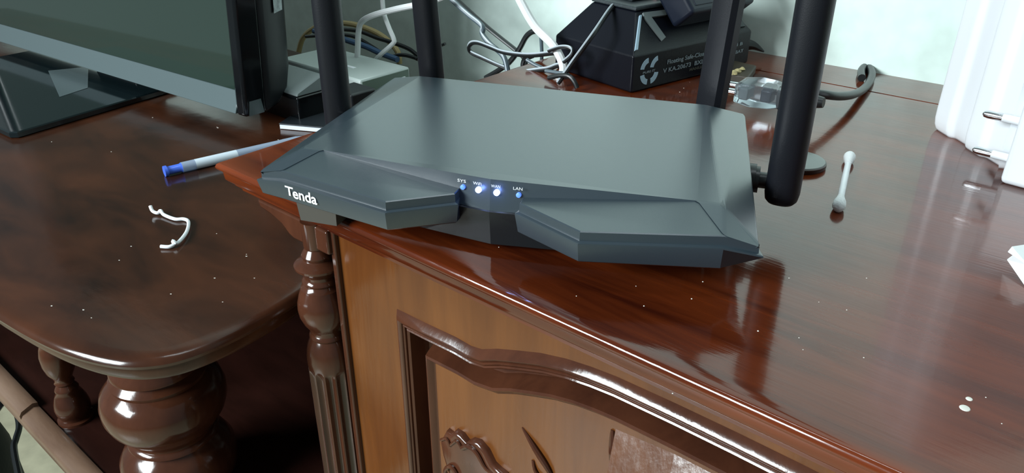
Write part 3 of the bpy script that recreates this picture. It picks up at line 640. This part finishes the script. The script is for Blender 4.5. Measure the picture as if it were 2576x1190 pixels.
for body_, x, z, w_, hgt, m in (('Floating Safe-Closet', .036, .0158, .046, .0046, 'print_grey'), ('V KA.20673  BXL C', .032, .0098, .052, .0046, 'print_grey'), ('MANUA', .062, .0062, .016, .0030, 'rubber'), ('PURI IT', .0105, .0128, .013, .0022, 'print_grey'), ('Cars 4 B', .100, .0170, .024, .0034, 'print_grey'), ('VAKEN BAT', .096, .0110, .030, .0036, 'print_grey')):
    lettering('lettering', body_, hgt, (x, -.0004, z), (1, 0, 0), (0, 0, 1), M[m], bat, bold=.00010, width=w_)
# spiky cable-tie end behind the battery
pt = P(1905, 130, .004)
mb = MB((pt.x, pt.y, 0)); a_ = PV(1866, 112, .612); b_ = PV(1922, 130, .622)
mb.tube([a_, (a_ + b_) / 2 + Vector((0, 0, .002)), b_], lambda t: .006 * (1 - t) + .0005, n=8); tag(mb.build('cable_tie', M['black_cable'], None, smooth=True), 'pointed black tail sticking out behind the battery', 'cable tie')
# two-core grey lead draped over the battery
cable('battery_lead', 'grey two-core lead draped over the battery shoulder', 'wire', [PV(x, y, v) for x, y, v in ((1640, -25, .535), (1615, 6, .522), (1588, 22, .516), (1568, 20, .511), (1548, 14, .504), (1534, 26, .494), (1500, 76, .468), (1470, 118, .458), (1442, 156, .458), (1424, 182, .455), (1404, 210, .452))], .0017, 'black_cable', stripe=.0008)
# black power adapter leaning on the battery
adp = thing('power_adapter', (0, 0, 0), 'black power adapter leaning back against the battery shoulder', 'adapter')
A0 = Vector((.044, .0080, .0372)); sl = Vector((0, .0175, .0235)).normalized(); nm = Vector((0, -sl.z, sl.y))
am = Matrix(((1, 0, 0), tuple(sl), tuple(nm))).transposed().to_4x4()
adp.matrix_world = Matrix.Translation(Vector((Bf.x, Bf.y, 0))) @ Matrix.Rotation(ang, 4, 'Z') @ Matrix.Translation(A0 + nm * .0044) @ am
mb = MB(); mb.hexa([(0, 0, 0), (.074, 0, 0), (.074, .085, 0), (-.012, .085, 0)], [(.001, .001, .022), (.073, .001, .022), (.073, .085, .022), (-.011, .085, .022)]); mb.build('case', M['adapter'], adp, bevel=.003, segs=3)
MB().hexa([(.006, .006, .0215), (.068, .006, .0215), (.068, .080, .0215), (-.002, .080, .0215)], [(.006, .006, .0225), (.068, .006, .0225), (.068, .080, .0225), (-.002, .080, .0225)]).build('label_plate', M['adapter'], adp, bevel=.0005)
MB().hexa([(.0400, .020, .0224), (.0450, .021, .0224), (.0410, .080, .0224), (.0360, .080, .0224)], [(.0400, .020, .0230), (.0450, .021, .0230), (.0410, .080, .0230), (.0360, .080, .0230)]).build('pale_label_edge', M['print_blue'], adp)
MB().hexa([(.074, .010, .002), (.092, .022, .004), (.104, .075, .004), (.074, .075, .002)], [(.074, .010, .020), (.092, .022, .018), (.104, .075, .018), (.074, .075, .020)]).build('plug_block', M['adapter'], adp, bevel=.002)

# brown block and yellow crumbs by the battery
bl0 = P(1850, 190, 0)
mb = MB((bl0.x, bl0.y, 0)); bb = [P(1795, 200, 0), P(1880, 215, 0), P(1900, 185, 0), P(1845, 172, 0)]
mb.loft([[(p.x, p.y, 0) for p in bb], [(p.x, p.y, .0065) for p in bb]]); tag(mb.build('wood_offcut', M['brown_block'], None, bevel=.001), 'dark brown offcut with crumbs lying behind the plug', 'offcut')
for k in range(6):
    c = P(1812 + k * 11, 186 - (k % 3) * 5, .0067); r = random.uniform(.0016, .0028)
    mb = MB((c.x, c.y, .0066)); rings = []
    for t in (0, .35, .75, 1):
        rr = r * (1, 1.15, .8, .3)[(0, .35, .75, 1).index(t)]
        rings.append([(c.x + rr * random.uniform(.7, 1.2) * math.cos(a), c.y + rr * random.uniform(.7, 1.2) * math.sin(a), .0066 + t * r * 1.1) for a in (2 * math.pi * j / 8 for j in range(8))])
    mb.loft(rings); tag(mb.build('crumb', M['crumb'], None, smooth=True), 'yellowish crumb lying on the dark brown offcut', 'crumb', 'crumbs on the offcut')

# ================================================================== PLUG WITH CORD
PH = .016
pc = P(1916, 234, PH)
plug = thing('clear_plug', (pc.x, pc.y, 0), 'clear two-pin plug with black cord behind the right antenna', 'plug', math.radians(6))
mb = MB(); mb.loft([[(-.0150, y, z) for y, z in ((-.0105, PH - .006), (.0105, PH - .006), (.0105, PH + .006), (-.0105, PH + .006))], [(-.004, y, z) for y, z in ((-.0115, PH - .0075), (.0115, PH - .0075), (.0115, PH + .0075), (-.0115, PH + .0075))],
    [(.008, y, z) for y, z in ((-.0105, PH - .007), (.0105, PH - .007), (.0105, PH + .007), (-.0105, PH + .007))], [(.026, y, z) for y, z in ((-.0040, PH - .004), (.0040, PH - .004), (.0040, PH + .004), (-.0040, PH + .004))]])
mb.build('clear_body', M['clear'], plug, bevel=.0008)
MB().box((-.0125, -.0085, PH - .004), (-.0060, .0085, PH + .004)).build('inner_bridge', M['box_grey'], plug, bevel=.001)
MB().box((.0010, -.0050, PH - .004), (.0080, .0050, PH + .004)).build('inner_core', M['adapter'], plug, bevel=.001)
for y in (-.0078, .0078):
    mb = MB(); mb.tube([(-.0330, y, PH), (-.0315, y, PH), (-.0140, y, PH)], lambda t: .0022 if t > .05 else .0012, n=14, smooth=False); mb.build('pin', M['metal'], plug, smooth=True)
mb = MB(); mb.tube([(.012, 0, PH - .001), (.024, 0, PH), (.040, -.001, PH + .001)], lambda t: .0078 - .0045 * t, n=14); mb.build('strain_relief', M['black_cable'], plug, smooth=True)
cd = [(1950, 222, .016), (2000, 230, .019), (2065, 237, .0185), (2110, 242, .013), (2145, 238, .008), (2170, 226, .0042), (2186, 208, .0030), (2193, 188, .0030), (2188, 172, .0030), (2176, 168, .0030), (2167, 178, .0030), (2168, 196, .0028)]
pts = [P(x, y, z) for x, y, z in cd]
mb = MB((pc.x, pc.y, 0)); mb.tube(pts, .0029, n=12)
co = mb.build('cord', M['black_cable'], None, smooth=True); co.parent = plug; co.location = (0, 0, 0); co.rotation_euler = (0, 0, -math.radians(6))

# ================================================================== THINGS ON THE RIGHT OF THE CABINET TOP
# cotton swab
q0, q1 = P(2137, 396, .0030), P(2111, 516, .0030)
sw = thing('cotton_swab', ((q0.x + q1.x) / 2, (q0.y + q1.y) / 2, 0), 'white cotton swab lying on the glossy cabinet top', 'cotton swab')
h = (q1 - q0) / 2; h.z = 0; hd = h.normalized()
mb = MB(); mb.tube([Vector((0, 0, .0028)) - h * .9, Vector((0, 0, .0028)) + h * .9], .0017, n=14, smooth=False); mb.build('stick', M['white_plastic'], sw, smooth=True)
for s in (-1, 1):
    c = Vector((0, 0, .0031)) + h * s
    mb = MB(); mb.tube([c - hd * s * .011, c - hd * s * .007, c - hd * s * .003, c + hd * s * .001, c + hd * s * .0035, c + hd * s * .0045], lambda t: (.0018, .0023, .0031, .0033, .0026, .0010)[min(5, int(t * 5.01))], n=14, smooth=False); mb.build('cotton_tip', M['cotton'], sw, smooth=True, angle=70)
# flat disc behind the right antenna
dc = P(2008, 402, .003)
disc = thing('flat_disc', (dc.x, dc.y, 0), 'small flat disc half hidden behind the right antenna', 'disc')
MB().lathe([(.0150, 0), (.0155, .0010), (.0155, .0026), (.0150, .0030)], n=40).build('rim', M['disc_edge'], disc, smooth=True, angle=40)
MB().lathe([(.0148, .0030), (.0146, .0034), (.0100, .0036)], n=40).build('face', M['disc_top'], disc, smooth=True)
# white ribbed tub at the right edge
T0 = P(2330, 316, 0)
tub = thing('ribbed_tub', (T0.x, T0.y, 0), 'white ribbed plastic tub at the right against wall', 'tub', math.radians(-46))
# local x along the visible face, y away towards the wall
def tub_ring(z, g, grow):
    W_, D_ = .078, .085; pts = []
    def bump(t): return 0.0030 * (0.5 + 0.5 * math.tanh(5 * math.sin(t)))
    N_ = 60
    for k in range(N_ + 1):            # front face with rounded ribs
        t = k / N_; x = .004 + t * (W_ - .008)
        pts.append((x, -bump(2 * math.pi * x / .034 - 0.9) + .0030))
    for k in range(1, 12): pts.append((W_, .006 + (D_ - .010) * k / 12))
    for k in range(20): pts.append((W_ - .004 - (W_ - .008) * k / 19, D_ - bump(k * 1.3)))
    for k in range(1, 12): pts.append((0 + bump(k * 1.1) * .8, D_ - .006 - (D_ - .010) * k / 12))
    cx, cy = W_ / 2, D_ / 2
    return [(cx + (x - cx) * g * grow, cy + (y - cy) * g * grow, z) for x, y in pts]
mb = MB(); mb.loft([tub_ring(z, g, 1 - .10 * z) for z, g in ((0, .94), (.0015, .965), (.004, .985), (.008, .997), (.014, 1.0), (.08, 1.0), (.16, 1.0), (.200, 1.0))]); mb.build('ribbed_wall', M['white_plastic'], tub, smooth=True, angle=70)
mb = MB(); mb.loft([tub_ring(z, g, .98) for z, g in ((.200, 1.02), (.204, 1.03), (.210, 1.03), (.213, 1.0))]); mb.build('lid', M['white_plastic'], tub, smooth=True, angle=60)
# white charger with two pins
C0_ = P(2514, 458, 0)
chg = thing('white_charger', (C0_.x, C0_.y, 0), 'white charger standing with its two metal pins pointing left', 'charger', math.radians(-6))
MB().box((0, -.002, 0), (.050, .030, .046)).build('case', M['white_plastic'], chg, bevel=.003, segs=3)
for z in (.0105, .0315):
    y = .011
    mb = MB(); mb.tube([(.001, y, z), (-.0100, y, z)], .0023, n=14, smooth=False); mb.build('pin_sleeve', M['white_plastic'], chg, smooth=True)
    mb = MB(); mb.tube([(-.0100, y, z), (-.0172, y, z), (-.0192, y, z), (-.0200, y, z)], lambda t: (.0022, .0022, .0018, .0008)[min(3, int(t * 3.01))], n=14, smooth=False); mb.build('pin', M['metal'], chg, smooth=True)
# torn white paper at the right edge
pp = [P(2534, 652, .004), P(2550, 640, .010), P(2536, 632, .012), P(2546, 620, .013), P(2600, 612, .012), P(2640, 690, .006), P(2610, 750, .001), P(2578, 716, .001)]
pcen = P(2590, 680, 0)
mb = MB((pcen.x, pcen.y, 0)); mid = P(2585, 665, .010)
for dz in (0, -.0004):
    mb.add([p + Vector((0, 0, dz)) for p in pp] + [mid + Vector((0, 0, dz))], [(i, (i + 1) % 8, 8) for i in range(8)])
mb.add([p for p in pp] + [p - Vector((0, 0, .0004)) for p in pp], [(i, (i + 1) % 8, 8 + (i + 1) % 8, 8 + i) for i in range(8)])
tag(mb.build('paper_scrap', M['paper']), 'torn white paper scrap at the right edge of cabinet', 'paper')
# dried paint drops (two large) and dust
for (x, y, r, lab) in ((2427, 1027, .0017, 'larger pale paint drop on the cabinet top near its front'), (2438, 1004, .0011, 'smaller pale paint drop on the cabinet top near its front')):
    c = P(x, y, 0); mb = MB((c.x, c.y, 0)); mb.lathe([(r, .00002), (r * .9, .0002), (r * .5, .0003)], (c.x, c.y), n=18); tag(mb.build('paint_drop', M['speck'], None, smooth=True), lab, 'paint drop')
mb = MB()
sp_px = [(1768, 709), (1910, 622), (1692, 990), (1907, 833), (1740, 752), (1620, 770), (2173, 900), (2130, 780), (2060, 760), (2520, 1066), (2020, 880), (1985, 700), (2010, 850), (1690, 260), (1735, 207), (1720, 222), (1745, 262), (1815, 178), (1560, 880), (2480, 1000), (1450, 745), (1255, 622), (1850, 640), (2180, 700), (1600, 720), (1710, 232), (1440, 640)]
for x, y in sp_px:
    c = P(x, y, 0); r = random.uniform(.0002, .0004)
    mb.lathe([(r, .0), (r * .8, r * .5), (r * .2, r * .7)], (c.x, c.y), n=7)
tag(mb.build('table_dust', M['speck'], None), 'pale dust specks scattered over the cabinet top', 'dust', kind='stuff')
mb = MB()
for x, y in [(384, 296), (546, 320), (548, 322), (130, 357), (280, 382), (620, 640), (540, 700), (700, 352), (210, 780), (300, 655), (620, 645), (560, 760), (430, 740), (640, 700), (130, 770), (230, 800), (545, 588), (330, 620)]:
    c = P(x, y, SZ); r = random.uniform(.0004, .0008)
    mb.v += [Vector((c.x + r * math.cos(a), c.y + r * math.sin(a), SZ + (r * .5 if k % 2 else 0.0))) for k, a in enumerate([0, 1.05, 2.1, 3.14, 4.19, 5.24])]
    k = len(mb.v) - 6; mb.f += [(k, k + 1, k + 2), (k, k + 2, k + 3), (k, k + 3, k + 4), (k, k + 4, k + 5)]
tag(mb.build('stand_dust', M['speck'], None), 'pale dust specks scattered over the lower stand', 'dust', kind='stuff')

# ================================================================== LOWER LEFT CORNER, ON THE FLOOR
gx = P(0, 1120, -.36)
bag = thing('dark_bag', (gx.x - .05, gx.y - .03, FLOOR_Z), 'dark bag on the floor at the bottom left corner', 'bag')
hh = -.33 - FLOOR_Z
rings = []
for t, k in ((0, .85), (.05, .97), (.4, 1.0), (.8, .92), (.95, .75), (1, .45)):
    rings.append([(.075 * k * math.cos(a) * (1 + .06 * math.sin(3 * a + 4 * t)), .050 * k * math.sin(a) * (1 + .08 * math.cos(2 * a + 3 * t)), hh * t) for a in (2 * math.pi * j / 28 for j in range(28))])
mb = MB(); mb.loft(rings); mb.build('body', M['dark_fabric'], bag, smooth=True, angle=70)
lp = [P(x, y, -.34) for x, y in ((-10, 1035), (10, 1012), (30, 1022), (44, 1045), (48, 1075), (40, 1105), (35, 1130), (48, 1200))]
mb = MB(bag.location); mb.tube(lp, .0030, n=8); hb = mb.build('strap', M['black_cable'], None, smooth=True); hb.parent = bag; hb.location = (0, 0, 0)
